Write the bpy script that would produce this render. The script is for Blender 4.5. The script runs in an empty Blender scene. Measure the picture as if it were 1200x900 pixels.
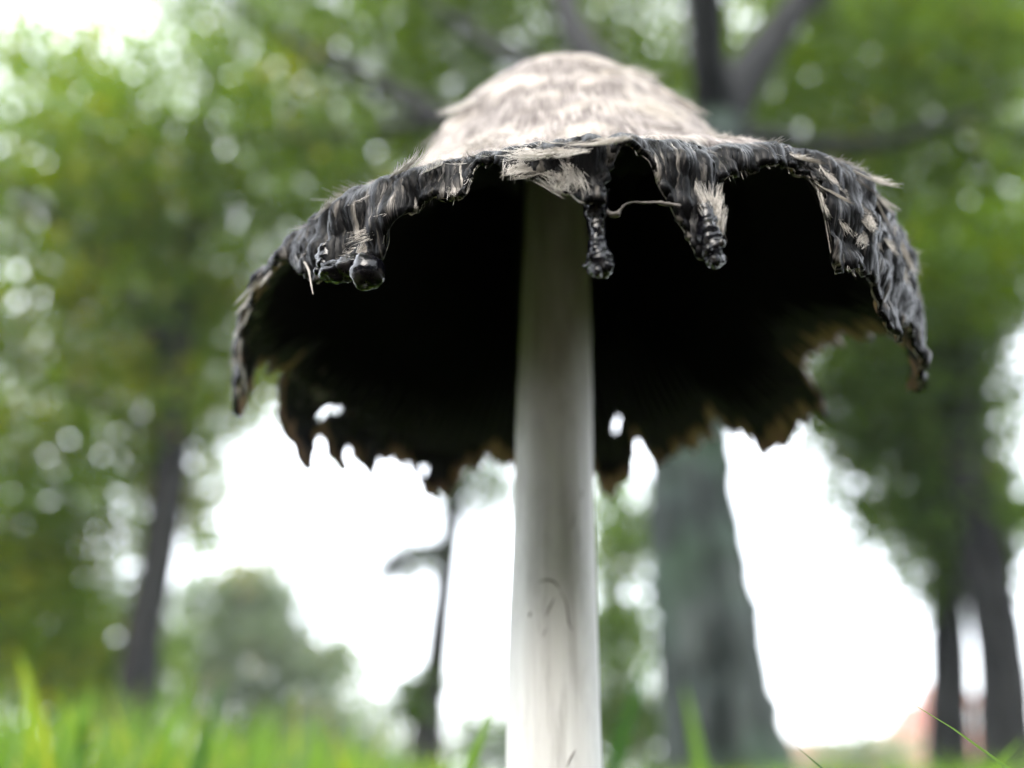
import bpy, math, random
import numpy as np
from mathutils import Vector, Matrix, noise as mnoise

rng = np.random.default_rng(7)
random.seed(7)
R_ = math.radians
scene = bpy.context.scene
col = scene.collection

# ------------------------------------------------------------------ camera
CAMH = 0.045                       # phone held just above the turf
PITCH = R_(25.0)
FPX = 1000.0                       # focal length in pixels of a 1200 px wide frame
cam_d = bpy.data.cameras.new('camera')
cam = bpy.data.objects.new('camera', cam_d); col.objects.link(cam)
cam.location = (0, 0, CAMH)
cam.rotation_euler = (R_(90) + PITCH, 0, 0)
cam_d.sensor_width = 36.0
cam_d.lens = 36.0 * FPX / 1200.0
cam_d.clip_start = 0.002
cam_d.clip_end = 1000
cam_d.dof.use_dof = True
cam_d.dof.focus_distance = 0.0895
cam_d.dof.aperture_fstop = 10.5     # a 2.9 mm pupil, as on a phone
scene.camera = cam

# ------------------------------------------------------------------ world, sun, exposure
SUN_EL, SUN_AZ = R_(43), R_(198)    # azimuth from +Y clockwise: behind the camera, a little left
w = bpy.data.worlds.new('World'); scene.world = w; w.use_nodes = True
nt = w.node_tree; nt.nodes.clear()
sky = nt.nodes.new('ShaderNodeTexSky'); sky.sky_type = 'NISHITA'; sky.sun_disc = False
sky.sun_elevation = SUN_EL; sky.sun_rotation = SUN_AZ
sky.air_density = 1.0; sky.dust_density = 4.0; sky.ozone_density = 1.0
mixs = nt.nodes.new('ShaderNodeMix'); mixs.data_type = 'RGBA'
mixs.inputs['Factor'].default_value = 0.72            # even cloud cover
mixs.inputs['B'].default_value = (9.6, 9.9, 10.4, 1)
bg = nt.nodes.new('ShaderNodeBackground'); bg.inputs['Strength'].default_value = 0.10
wo = nt.nodes.new('ShaderNodeOutputWorld')
nt.links.new(sky.outputs[0], mixs.inputs['A'])
nt.links.new(mixs.outputs['Result'], bg.inputs['Color'])
nt.links.new(bg.outputs[0], wo.inputs['Surface'])

sun_d = bpy.data.lights.new('sun', 'SUN'); sun_d.energy = 0.55; sun_d.angle = R_(25)
sun_d.color = (1.0, 0.96, 0.9)
sun = bpy.data.objects.new('sun', sun_d); col.objects.link(sun)
sd = Vector((math.sin(SUN_AZ) * math.cos(SUN_EL), math.cos(SUN_AZ) * math.cos(SUN_EL), math.sin(SUN_EL)))
sun.rotation_euler = sd.to_track_quat('Z', 'Y').to_euler()
sun.location = (0, 0, 30)

vs = scene.view_settings
vs.view_transform = 'Standard'; vs.look = 'None'; vs.gamma = 1.0; vs.use_curve_mapping = False
vs.exposure = 2.9
cy = scene.cycles
cy.use_denoising = True
cy.max_bounces = 8; cy.diffuse_bounces = 4; cy.glossy_bounces = 3; cy.transmission_bounces = 6
cy.sample_clamp_indirect = 6.0

# ------------------------------------------------------------------ geometry helpers
FWD = np.array([0, math.cos(PITCH), math.sin(PITCH)])
UPV = np.array([0, -math.sin(PITCH), math.cos(PITCH)])

def ray(px, py):
    return np.array([(px - 600) / FPX, 0, 0]) + FWD + UPV * (-(py - 450) / FPX)

def at(px, py, dist):
    """the point seen at a pixel of the photograph, at a ground distance (m)"""
    d = ray(px, py)
    t = dist / math.hypot(d[0], d[1])
    return d * t + np.array([0, 0, CAMH])

def new_mesh(name, verts, faces, mats, parent=None, smooth=True, attrs=None, matidx=None, edges=()):
    me = bpy.data.meshes.new(name)
    me.from_pydata([tuple(v) for v in verts] if not isinstance(verts, np.ndarray) else verts.tolist(),
                   list(edges), faces if not isinstance(faces, np.ndarray) else faces.tolist())
    for m in (mats if isinstance(mats, (list, tuple)) else [mats]):
        me.materials.append(m)
    if smooth:
        me.polygons.foreach_set('use_smooth', np.ones(len(me.polygons), dtype=bool))
    if matidx is not None:
        me.polygons.foreach_set('material_index', np.asarray(matidx, dtype=np.int32))
    if attrs:
        for k, a in attrs.items():
            a = np.asarray(a, dtype=np.float32)
            if a.ndim == 2:
                at_ = me.attributes.new(k, 'FLOAT_COLOR', 'POINT')
                at_.data.foreach_set('color', np.c_[a, np.ones(len(a))].astype(np.float32).ravel())
            else:
                at_ = me.attributes.new(k, 'FLOAT', 'POINT')
                at_.data.foreach_set('value', a)
    me.update()
    o = bpy.data.objects.new(name, me); col.objects.link(o)
    if parent is not None:
        o.parent = parent
    return o

def empty(name, loc):
    o = bpy.data.objects.new(name, None); col.objects.link(o)
    o.location = loc; o.empty_display_size = 0.02
    return o

def tag(o, label=None, cat=None, group=None, kind=None):
    if label: o['label'] = label
    if cat: o['category'] = cat
    if group: o['group'] = group
    if kind: o['kind'] = kind
    return o

class Tubes:
    """many tapered tubes collected in one mesh"""
    def __init__(self):
        self.v = []; self.f = []; self.t = []; self.n = 0
    def add(self, pts, rad, sides=3, tint=0.5, flat=1.0, rough=0.0, cap=True):
        P = np.asarray(pts, float); k = len(P)
        rad = np.asarray(rad, float)
        T = np.gradient(P, axis=0); T /= np.linalg.norm(T, axis=1)[:, None] + 1e-12
        ref = np.array([0.31, 0.77, 0.55]); ref = ref if abs(T[0] @ ref) < .9 else np.array([1., 0, 0])
        A = np.cross(T, ref); A /= np.linalg.norm(A, axis=1)[:, None] + 1e-12
        B = np.cross(T, A)
        a = np.arange(sides) * 2 * math.pi / sides
        rr = rad[:, None] * (1 + (rng.normal(0, rough, (k, sides)) if rough else 0))
        V = P[:, None, :] + (A[:, None, :] * np.cos(a)[None, :, None] + B[:, None, :] * np.sin(a)[None, :, None] * flat) * np.broadcast_to(rr, (k, sides))[..., None]
        self.v.append(V.reshape(-1, 3))
        n = self.n
        for i in range(k - 1):
            for j in range(sides):
                j2 = (j + 1) % sides
                self.f.append((n + i * sides + j, n + i * sides + j2, n + (i + 1) * sides + j2, n + (i + 1) * sides + j))
        if cap:
            self.f.append(tuple(n + j for j in range(sides))[::-1])
            self.f.append(tuple(n + (k - 1) * sides + j for j in range(sides)))
        self.t.append(np.full(k * sides, tint) if np.isscalar(tint) else np.repeat(np.asarray(tint), sides))
        self.n += k * sides
    def build(self, name, mat, parent=None, smooth=True):
        return new_mesh(name, np.concatenate(self.v), self.f, mat, parent, smooth, attrs={'tint': np.concatenate(self.t)})

def wave(seed, n=8, lo=1, hi=30):
    r = np.random.default_rng(seed)
    fr = r.integers(lo, hi + 1, n); ph = r.uniform(0, 6.283, n); am = r.uniform(.4, 1, n)
    am /= np.sqrt((am ** 2).sum() / 2)
    return lambda x: sum(a * np.sin(f * np.asarray(x) + p) for f, p, a in zip(fr, ph, am))

def catmull(P, n):
    P = np.asarray(P, float); k = len(P)
    Q = np.vstack([2 * P[0] - P[1], P, 2 * P[-1] - P[-2]])
    out = []
    for t in np.linspace(0, k - 1 - 1e-9, n):
        i = int(t); u = t - i
        p0, p1, p2, p3 = Q[i], Q[i + 1], Q[i + 2], Q[i + 3]
        out.append(.5 * (2 * p1 + (p2 - p0) * u + (2 * p0 - 5 * p1 + 4 * p2 - p3) * u ** 2 + (3 * p1 - p0 - 3 * p2 + p3) * u ** 3))
    return np.array(out)

# ------------------------------------------------------------------ materials
def mat_new(name):
    m = bpy.data.materials.new(name); m.use_nodes = True
    t = m.node_tree; t.nodes.clear()
    out = t.nodes.new('ShaderNodeOutputMaterial')
    return m, t, out
def N(t, typ, **kw):
    n = t.nodes.new(typ)
    for k, v in kw.items():
        if k in n.inputs: n.inputs[k].default_value = v
        else: setattr(n, k, v)
    return n
def ramp(t, fac, stops):
    r = t.nodes.new('ShaderNodeValToRGB'); t.links.new(fac, r.inputs[0])
    e = r.color_ramp.elements
    while len(e) < len(stops): e.new(.5)
    for el, (p, c) in zip(e, stops):
        el.position = p; el.color = (*c, 1) if len(c) == 3 else c
    return r.outputs[0]
def mixc(t, fac, a, b, blend='MIX'):
    m = t.nodes.new('ShaderNodeMix'); m.data_type = 'RGBA'; m.blend_type = blend
    for s, v in (('Factor', fac), ('A', a), ('B', b)):
        if isinstance(v, bpy.types.NodeSocket): t.links.new(v, m.inputs[s])
        else: m.inputs[s].default_value = v if s == 'Factor' else (*v, 1)
    return m.outputs['Result']
def attr(t, name, out='Fac'):
    a = t.nodes.new('ShaderNodeAttribute'); a.attribute_name = name
    return a.outputs[out]
def bump(t, h, strength, dist):
    b = t.nodes.new('ShaderNodeBump'); b.inputs['Strength'].default_value = strength; b.inputs['Distance'].default_value = dist
    t.links.new(h, b.inputs['Height']); return b.outputs[0]
def noise_tex(t, scale, detail=4, vec=None, rough=.55, sx=None):
    n = t.nodes.new('ShaderNodeTexNoise'); n.inputs['Scale'].default_value = scale; n.inputs['Detail'].default_value = detail
    n.inputs['Roughness'].default_value = rough
    if sx is not None:
        mp = t.nodes.new('ShaderNodeMapping'); mp.inputs['Scale'].default_value = sx
        t.links.new(vec, mp.inputs[0]); vec = mp.outputs[0]
    if vec is not None: t.links.new(vec, n.inputs['Vector'])
    return n.outputs[0]
def objco(t):
    return t.nodes.new('ShaderNodeTexCoord').outputs['Object']
def principled(t, out, base, rough=.7, normal=None, **kw):
    p = t.nodes.new('ShaderNodeBsdfPrincipled')
    if isinstance(base, bpy.types.NodeSocket): t.links.new(base, p.inputs['Base Color'])
    else: p.inputs['Base Color'].default_value = (*base, 1)
    if isinstance(rough, bpy.types.NodeSocket): t.links.new(rough, p.inputs['Roughness'])
    else: p.inputs['Roughness'].default_value = rough
    if normal is not None: t.links.new(normal, p.inputs['Normal'])
    for k, v in kw.items(): p.inputs[k].default_value = v
    t.links.new(p.outputs[0], out.inputs['Surface'])
    return p

def mat_simple(name, c1, c2, scale, rough=.8, bs=.4, bd=.01, sx=None, spec=.12):
    m, t, o = mat_new(name)
    n = noise_tex(t, scale, 5, objco(t), .6, sx)
    p = principled(t, o, ramp(t, n, [(.3, c1), (.7, c2)]), rough, bump(t, n, bs, bd))
    p.inputs['Specular IOR Level'].default_value = spec
    return m

def mat_leaf(name, dark, light, trans, amount=.45):
    m, t, o = mat_new(name)
    tn = attr(t, 'tint')
    c = ramp(t, tn, [(0, dark), (.75, light), (1, (light[0] * 2.1, light[1] * 1.25, light[2] * .8))])
    ct = ramp(t, tn, [(0, tuple(x * .55 for x in trans)), (.75, trans), (1, (trans[0] * 1.9, trans[1] * 1.1, trans[2] * .8))])
    d = N(t, 'ShaderNodeBsdfDiffuse'); t.links.new(c, d.inputs[0])
    tr = N(t, 'ShaderNodeBsdfTranslucent'); t.links.new(ct, tr.inputs[0])
    mx = N(t, 'ShaderNodeMixShader'); mx.inputs[0].default_value = amount
    t.links.new(d.outputs[0], mx.inputs[1]); t.links.new(tr.outputs[0], mx.inputs[2])
    g = N(t, 'ShaderNodeBsdfGlossy'); g.inputs['Roughness'].default_value = .45; g.inputs['Color'].default_value = (.9, 1, .9, 1)
    mx2 = N(t, 'ShaderNodeMixShader'); mx2.inputs[0].default_value = .02
    t.links.new(mx.outputs[0], mx2.inputs[1]); t.links.new(g.outputs[0], mx2.inputs[2])
    t.links.new(mx2.outputs[0], o.inputs['Surface'])
    return m

M = {}
M['leaf'] = mat_leaf('leaf_green', (.026, .060, .005), (.058, .120, .004), (.170, .285, .003), .5)
M['leaf_far_hazed'] = mat_leaf('leaf_far_hazed', (.075, .105, .060), (.13, .17, .09), (.20, .27, .11))  # far leaves made paler, distance haze put into their colour
M['leaf_dark'] = mat_leaf('leaf_dark', (.024, .055, .012), (.055, .115, .014), (.15, .26, .015), .5)
M['grass'] = mat_leaf('grass_blade', (.040, .085, .014), (.090, .175, .024), (.26, .46, .045), .55)
M['grass_dark'] = mat_leaf('grass_blade_dark', (.018, .050, .010), (.030, .085, .014), (.05, .15, .02), .4)
M['bark'] = mat_simple('bark', (.016, .021, .019), (.058, .068, .060), 5, .9, .9, .03, (1, 1, .22))
m, t, o = mat_new('mossy_bark')
oc = objco(t)
b1 = noise_tex(t, 7, 6, oc, .65, (1, 1, .16)); b2 = noise_tex(t, 2.2, 4, oc, .6); b3 = noise_tex(t, 4.5, 3, oc, .5)
c = ramp(t, b1, [(.38, (.010, .013, .012)), (.5, (.035, .043, .040)), (.64, (.085, .098, .090))])
c = mixc(t, ramp(t, b2, [(.48, (0, 0, 0)), (.62, (.8, .8, .8))]), c, (.045, .075, .045))
c = mixc(t, ramp(t, b3, [(.56, (0, 0, 0)), (.68, (.5, .5, .5))]), c, (.075, .095, .092))
principled(t, o, c, .9, bump(t, b1, 1.0, .05)).inputs['Specular IOR Level'].default_value = .12
M['mossy'] = m
M['bark_dark'] = mat_simple('bark_dark', (.010, .011, .012), (.034, .034, .033), 12, .9, .9, .02, (1, 1, .25))
M['soil'] = mat_simple('dark_earth', (.014, .011, .008), (.040, .034, .020), 3.0, .95, .5, .02)

# --- cap, outside: taupe felt high on the bell turning to wet black ink at the lip
m, t, o = mat_new('cap_skin')
uv = t.nodes.new('ShaderNodeUVMap').outputs[0]
ink = attr(t, 'ink')
st = noise_tex(t, 1.0, 5, uv, .6, (2400, 130, 1))
st2 = noise_tex(t, 1.0, 3, uv, .6, (900, 260, 1))
blot = noise_tex(t, 160, 4, objco(t), .6)
felt = ramp(t, st, [(.28, (.085, .070, .066)), (.5, (.23, .205, .195)), (.72, (.58, .53, .50))])
felt = mixc(t, ramp(t, blot, [(.48, (0, 0, 0)), (.66, (1, 1, 1))]), felt, (.54, .49, .44))
inkc = ramp(t, st, [(.47, (.0015, .0015, .002)), (.56, (.006, .006, .007)), (.63, (.12, .11, .10)), (.72, (.55, .51, .46))])
inkf = N(t, 'ShaderNodeMath', operation='ADD'); t.links.new(ink, inkf.inputs[0])
sc_ = N(t, 'ShaderNodeMath', operation='MULTIPLY_ADD'); t.links.new(blot, sc_.inputs[0]); sc_.inputs[1].default_value = .9; sc_.inputs[2].default_value = -.45
t.links.new(sc_.outputs[0], inkf.inputs[1])
fac = ramp(t, inkf.outputs[0], [(.35, (0, 0, 0)), (.6, (1, 1, 1))])
base = mixc(t, fac, felt, inkc)
rg = ramp(t, fac, [(0, (.85,) * 3), (1, (.42,) * 3)])
pcs = principled(t, o, base, rg, bump(t, st, .8, .0004)); pcs.inputs['Specular IOR Level'].default_value = .12
M['cap_skin'] = m
# --- cap, inside: black with torn brown patches along the edge
m, t, o = mat_new('cap_inside')
uv = t.nodes.new('ShaderNodeUVMap').outputs[0]
e = attr(t, 'edge')
nb = noise_tex(t, 1.0, 4, uv, .6, (420, 70, 1))
mm = N(t, 'ShaderNodeMath', operation='MULTIPLY'); t.links.new(nb, mm.inputs[0]); t.links.new(e, mm.inputs[1])
br = ramp(t, mm.outputs[0], [(.37, (0, 0, 0)), (.46, (1, 1, 1))])
gn = noise_tex(t, 1.0, 3, uv, .6, (1500, 20, 1))
blk = ramp(t, gn, [(.3, (.014, .014, .020)), (.7, (.030, .030, .040))])
principled(t, o, mixc(t, br, blk, (.42, .26, .17)), .75, bump(t, gn, .5, .0005))
M['cap_inside'] = m
m, t, o = mat_new('gill_black')
principled(t, o, (.026, .026, .034), .5)
M['gill'] = m
# --- fibres and scales, tint 0 black .. 1 cream white
m, t, o = mat_new('fibre')
tn = attr(t, 'tint')
fc = ramp(t, tn, [(0, (.003, .003, .004)), (.25, (.07, .064, .060)), (.5, (.28, .258, .24)), (.75, (.57, .53, .485)), (1, (.78, .745, .70))])
p_ = principled(t, o, fc, .6)
p_.inputs['Specular IOR Level'].default_value = .15
M['fibre'] = m
# --- ink drops
m, t, o = mat_new('wet_ink')
n1 = noise_tex(t, 1500, 4, objco(t), .6)
n2 = noise_tex(t, 500, 4, objco(t), .6)
principled(t, o, ramp(t, n2, [(.5, (.004, .004, .006)), (.8, (.05, .045, .04))]), .12, bump(t, n1, .3, .0002)).inputs['IOR'].default_value = 1.34
M['ink'] = m
# --- stem
m, t, o = mat_new('stem_skin')
oc = objco(t)
s1 = noise_tex(t, 420, 5, oc, .6, (1, 1, .045))
s2 = noise_tex(t, 260, 6, oc, .65, (1, 1, .12))
s3 = noise_tex(t, 120, 6, oc, .7, (1, 1, .4))
c = ramp(t, s1, [(.32, (.44, .425, .42)), (.47, (.62, .605, .60)), (.66, (.70, .69, .685))])
c = mixc(t, ramp(t, s2, [(.55, (0, 0, 0)), (.72, (.7, .7, .7))]), c, (.32, .305, .30))
c = mixc(t, ramp(t, s3, [(.48, (0, 0, 0)), (.62, (.45, .45, .45))]), c, (.44, .42, .415))
principled(t, o, c, .65, bump(t, s1, .5, .0005))
M['stem'] = m
m, t, o = mat_new('stem_scar')
principled(t, o, (.24, .22, .21), .9)
M['scar'] = m
# --- far house
m, t, o = mat_new('red_brick')
tc = objco(t)
mp = N(t, 'ShaderNodeMapping'); mp.inputs['Rotation'].default_value = (R_(90), 0, 0); t.links.new(tc, mp.inputs[0])
b = N(t, 'ShaderNodeTexBrick'); t.links.new(mp.outputs[0], b.inputs[0])
b.inputs['Scale'].default_value = 4.4; b.inputs['Color1'].default_value = (.42, .19, .13, 1); b.inputs['Color2'].default_value = (.34, .15, .10, 1)
b.inputs['Mortar'].default_value = (.45, .42, .38, 1); b.inputs['Mortar Size'].default_value = .015
principled(t, o, b.outputs[0], .9)
M['brick'] = m
M['tile'] = mat_simple('roof_tile', (.16, .07, .05), (.28, .12, .08), 3, .85, .3, .02)
M['white'] = mat_simple('white_paint', (.72, .72, .70), (.80, .80, .78), 8, .5, .05, .01)
M['stone'] = mat_simple('coping_stone', (.34, .31, .27), (.46, .42, .37), 4, .9, .3, .02)
m, t, o = mat_new('window_glass'); principled(t, o, (.03, .035, .04), .08); M['glass'] = m

# ------------------------------------------------------------------ ground
n = 90
rr = np.concatenate([[0], np.geomspace(.05, 420, n)])
na = 96
V = []; Fc = []
for i, r in enumerate(rr):
    for a in range(na):
        th = 2 * math.pi * a / na
        x, y = r * math.cos(th), r * math.sin(th)
        amp = 0.0 if r < .5 else min(.05, .012 * r)
        z = amp * mnoise.noise(Vector((x * .35, y * .35, 2.0))) if r < 60 else 0.0
        V.append((x, y, z))
for i in range(n):
    for a in range(na):
        a2 = (a + 1) % na
        Fc.append((i * na + a, (i + 1) * na + a, (i + 1) * na + a2, i * na + a2))
g = new_mesh('ground', V, Fc, M['soil']); tag(g, kind='structure')

# ------------------------------------------------------------------ the mushroom
AX, AY = .0095, .12                       # cap axis
root = empty('ink_cap_mushroom', (.0052, AY, 0))
tag(root, 'shaggy ink cap mushroom with black dripping bell cap on a pale stem', 'mushroom')
OFF = np.array([.0052, AY, 0])

def g_(x, c, s): return np.exp(-((x - c) / s) ** 2)
# edge of the cap: angle round the axis (deg, 0 = towards the lens, + right) and height above the lens (mm)
RIM = [(-180, 61.5), (-170, 59.8), (-162.8, 60.8), (-158.6, 58.1), (-153.5, 52.8), (-150.4, 51.6), (-147.1, 52.9), (-144.2, 57),
       (-139, 58.2), (-134.6, 55.3), (-132, 50.4), (-129.3, 54.2), (-125.6, 57), (-123.8, 50.9), (-120.4, 53.2), (-116.3, 57.2),
       (-113.8, 48.2), (-110.1, 49.3), (-104, 53.8), (-101.5, 56.5), (-100.0, 62), (-92.6, 60.2), (-88.3, 54.6), (-84, 49), (-80, 47.5),
       (-76, 51), (-70, 55), (-64.5, 57.1), (-55, 58.4), (-46.6, 56.4), (-43.5, 53.6), (-40, 51.0), (-35, 50.2), (-31, 50),
       (-28, 50.2), (-26.6, 52.5), (-25.2, 54), (-21.9, 56.0), (-18.2, 54.6), (-16.4, 55), (-16.0, 57.3), (-15.3, 58.8), (-12.8, 58.9),
       (-11, 56.2), (-9, 55.2), (-6.3, 54.4), (-5, 53), (-3.9, 51.6), (-2.8, 50.6), (-1.2, 50.6), (-.6, 53), (.2, 55.6), (1.4, 57.4), (3, 58),
       (4.6, 57.5), (5.4, 55.2), (6.8, 52.0), (8.4, 49.2), (9.6, 46.6), (10.8, 46.2), (12, 48.4), (12.4, 51.5), (12.9, 55), (14.1, 56.8), (16.7, 58.6),
       (20.6, 60.2), (26, 61.6), (28.6, 61), (29.3, 57), (28.9 + .7, 54.7), (30.0, 50.4), (32, 49.8), (36, 51.2), (39.7, 51), (41.2, 49.6), (44, 47), (48, 46.6),
       (53, 51), (57, 52), (62, 49), (67, 48.5), (72, 49.5), (76, 49), (79, 52), (82, 58), (88, 64), (96, 66.5), (104, 67.5), (109, 67), (111.3, 63.5), (113.2, 60.6), (119.9, 60.0),
       (126, 57.4), (130.7, 56.2), (134.3, 61), (137, 63.5), (142.5, 62.5), (151.1, 60.6), (156.4, 58.6), (159.4, 63), (162.2, 60), (164.8, 54.6),
       (167.9, 52.8), (170.5, 55.7), (172, 59.5), (180, 61.5)]
RIM = np.array(RIM)
wj1, wj2 = wave(3, 14, 60, 220), wave(4, 14, 20, 70)
def rim_z(ph):                             # ph in radians
    d = np.degrees(ph)
    z = np.interp(d, RIM[:, 0], RIM[:, 1])
    back = 1 / (1 + np.exp(-(abs(d) - 75) / 8))
    z = z + wj1(ph) * (.18 + .28 * back) + wj2(ph) * (.10 + .40 * back)
    return z / 1000
wr1, wr2, wr3 = wave(11, 6, 2, 7), wave(12, 10, 30, 110), wave(13, 16, 150, 700)
def shoulder(ph):
    d = np.degrees(ph)
    z = .0625 + .0060 * g_(d, 56, 27) - .0030 * g_(d, 4, 23) + (-.0020) * g_(d, -58, 26) + .0005 * wr1(ph)
    r = .0492 - .0010 * g_(d, 68, 30) - .0026 * g_(d, -82, 26) + .0004 * wr1(ph + 1.7)
    return r, z
NP = 170
def profile(ph):
    """polyline apex -> shoulder -> lip, as (r, z above lens)"""
    rs, zs = shoulder(ph)
    side = 1 + .05 * math.sin(ph) + .03 * math.cos(ph)
    dz = zs - .0625
    K = [(0, .1160), (.0088 * side, .1132), (.0168 * side, .1058), (.0230 * side, .0964), (.0276 * side, .0868),
         (.0322 * side, .0785 + dz * .2), (.0382, .0720 + dz * .7), (.0436, .0676 + dz * .95), (rs - .0016, zs + .0014), (rs + .0003, zs - .0002), (rs + .0012, zs - .0024), (rs + .0014, zs - .006),
         (rs + .0008, zs - .011), (rs + .0000, zs - .017), (rs - .0012, zs - .028)]
    P = catmull(K, NP)
    P[:, 1] = np.minimum.accumulate(P[:, 1] - np.arange(NP) * 1e-8)
    return P
NPH, NS = 2300, 84
_g = np.linspace(-math.pi, math.pi, 4001); _w = .45 + 1.6 * np.exp(-(_g / .95) ** 4)
_c = np.r_[0, np.cumsum((_w[1:] + _w[:-1]) / 2)]; _c /= _c[-1]
phs = np.interp(np.arange(NPH) / NPH, _c, _g)
def ph_index(ph): return float(np.interp(ph, _g, _c)) * NPH
CAPV = np.zeros((NPH, NS, 3)); INK = np.zeros((NPH, NS)); EDGE = np.zeros((NPH, NS)); UVS = np.zeros((NPH, NS, 2)); 
tfrac = np.linspace(0, 1, NS) ** .75
PROF = []
rz = rim_z(phs)
for i, ph in enumerate(phs):
    P = profile(ph); PROF.append(P)
    L = np.r_[0, np.cumsum(np.hypot(*np.diff(P, axis=0).T))]
    Lr = np.interp(-rz[i], -P[:, 1], L)
    s = Lr * tfrac
    r = np.interp(s, L, P[:, 0]); z = np.interp(s, L, P[:, 1])
    _, zs = shoulder(ph)
    low = 1 / (1 + np.exp((z - zs - .001) / .0012))            # 1 on the lip
    z = z + .0
    sh = np.clip(s / .03, 0, 1)
    r = r + (wr2(ph + 2.0 * (s - .06)) * .00020 * low + wr3(ph + .35 * np.sin(s * 260 + 5 * np.sin(ph * 3)) * .02) * .000055 * (0.3 + .7 * low) * sh + wr1(ph * 2 + .3) * .0005 * low)
    dome = (1 - low) * sh
    for k in range(NS):
        q = Vector((math.sin(ph) * r[k] * 130, -math.cos(ph) * r[k] * 130, z[k] * 130))
        r[k] += dome[k] * .0010 * mnoise.noise(q) + .00040 * mnoise.noise(q * 2.7) + low[k] * (.00050 * mnoise.noise(q * 6.0) + .0010 * mnoise.noise(q * 2.2 + Vector((5, 1, 0))))
    ax = AX + (z - .06) * (-.02)
    CAPV[i, :, 0] = ax + r * np.sin(ph); CAPV[i, :, 1] = AY - r * np.cos(ph); CAPV[i, :, 2] = z + CAMH
    INK[i] = low + .22 * np.clip(1 - abs(z - zs - .004) / .006, 0, 1)
    EDGE[i] = np.clip(1 - (Lr - s) / .0085, 0, 1) ** .6
    UVS[i, :, 0] = (ph + math.pi) * .05; UVS[i, :, 1] = s
def hit(px, py, far=False, R=.0506, cx=.0105):
    d = ray(px, py); a = d[0] ** 2 + d[1] ** 2; b = -2 * (d[0] * cx + d[1] * AY); c = cx * cx + AY * AY - R * R
    t = (-b + (1 if far else -1) * math.sqrt(max(0, b * b - 4 * a * c))) / 2 / a
    return d * t + np.array([0, 0, CAMH])
holes = [(hit(386, 490, True), .0030, .0006, .85), (hit(497, 545, True), .0007, .0013, .2), (hit(718, 511, True), .0005, .0013, -.2)]
idx = np.arange(NPH * NS).reshape(NPH, NS)
F_ = []
C4 = (CAPV + np.roll(CAPV, -1, 0))[:, :-1] / 2
for i in range(NPH):
    i2 = (i + 1) % NPH
    for k in range(NS - 1):
        c = C4[i, k]
        skip = False
        if c[1] > AY:
            for h, ra, rb, an in holes:
                if abs(c[2] - h[2]) < .004 and abs(c[0] - h[0]) < .004:
                    u = (c[0] - h[0]) * math.cos(an) + (c[2] - h[2]) * math.sin(an); v = -(c[0] - h[0]) * math.sin(an) + (c[2] - h[2]) * math.cos(an)
                    if (u / ra) ** 2 + (v / rb) ** 2 < 1 + .7 * mnoise.noise(Vector(c * 1400)): skip = True
        if not skip:
            F_.append((idx[i, k], idx[i2, k], idx[i2, k + 1], idx[i, k + 1]) if k else (idx[0, 0], idx[i2, 1], idx[i, 1]))
F_ = [tuple(int(a) for a in f)[::-1] for f in F_]
cap = new_mesh('cap', CAPV.reshape(-1, 3) - OFF, F_, [M['cap_skin'], M['cap_inside']], root, True,
               attrs={'ink': INK.ravel(), 'edge': EDGE.ravel()})
cap['label'] = 'bell-shaped cap, pale and shaggy above, black inside with a torn inky edge'
ul = cap.data.uv_layers.new(name='UVMap')
vi = np.zeros(len(cap.data.loops), dtype=np.int32); cap.data.loops.foreach_get('vertex_index', vi)
ul.data.foreach_set('uv', UVS.reshape(-1, 2)[vi].astype(np.float32).ravel())
so = cap.modifiers.new('thickness', 'SOLIDIFY'); so.thickness = .0007; so.offset = 1.0
so.material_offset = 1; so.material_offset_rim = 0
FLIP_CHECK = True

# surface look-up: position + frame on the outside of the cap
def surf(ph, s01):
    """s01 = fraction along the grid rows"""
    fi = ph_index(ph); i = int(fi) % NPH; u = fi - int(fi)
    fk = min(max(s01, 0), .9999) * (NS - 1); k = int(fk); v = fk - k
    i2 = (i + 1) % NPH
    p = (CAPV[i, k] * (1 - v) + CAPV[i, k + 1] * v) * (1 - u) + (CAPV[i2, k] * (1 - v) + CAPV[i2, k + 1] * v) * u
    dn = CAPV[i, min(k + 3, NS - 1)] - CAPV[i, max(k - 3, 0)]
    az = CAPV[(i + 4) % NPH, k] - CAPV[i - 4, k]
    dn = dn / (np.linalg.norm(dn) + 1e-12)
    az = np.array([math.cos(ph), math.sin(ph), 0])
    nn = np.cross(dn, az); nn /= np.linalg.norm(nn) + 1e-12
    rad = np.array([math.sin(ph), -math.cos(ph), .3])
    if nn @ rad < 0: nn = -nn
    return p, dn, az, nn
def s_at_z(ph, z):
    i = int(ph_index(ph)) % NPH
    zz = CAPV[i, :, 2] - CAMH
    return float(np.interp(-z, -zz, np.linspace(0, 1, NS)))

# gills: thin black plates under the bell
gv = []; gf = []
for q in range(150):
    ph = -math.pi + 2 * math.pi * (q + .5) / 150
    i = int(ph_index(ph)) % NPH
    kk = np.linspace(.20, .97, 12)
    _, zs = shoulder(ph)
    kend = s_at_z(ph, max(zs - .001, rz[i] + .003))
    b0 = len(gv)
    for j, f in enumerate(kk * kend):
        p, dn, az, nn = surf(ph, f)
        dep = .0008 + .0042 * math.sin(math.pi * min(1, (j + .6) / 11.5)) * (1 if q % 2 else .75)
        gv.append(p - nn * .0006 - OFF); gv.append(p - nn * dep - OFF + az * .00015 * math.sin(j))
    for j in range(len(kk) - 1):
        a = b0 + 2 * j; gf.append((a, a + 1, a + 3, a + 2))
gl = new_mesh('gills', np.array(gv), gf, M['gill'], cap, True); tag(gl, kind='stuff')

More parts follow.
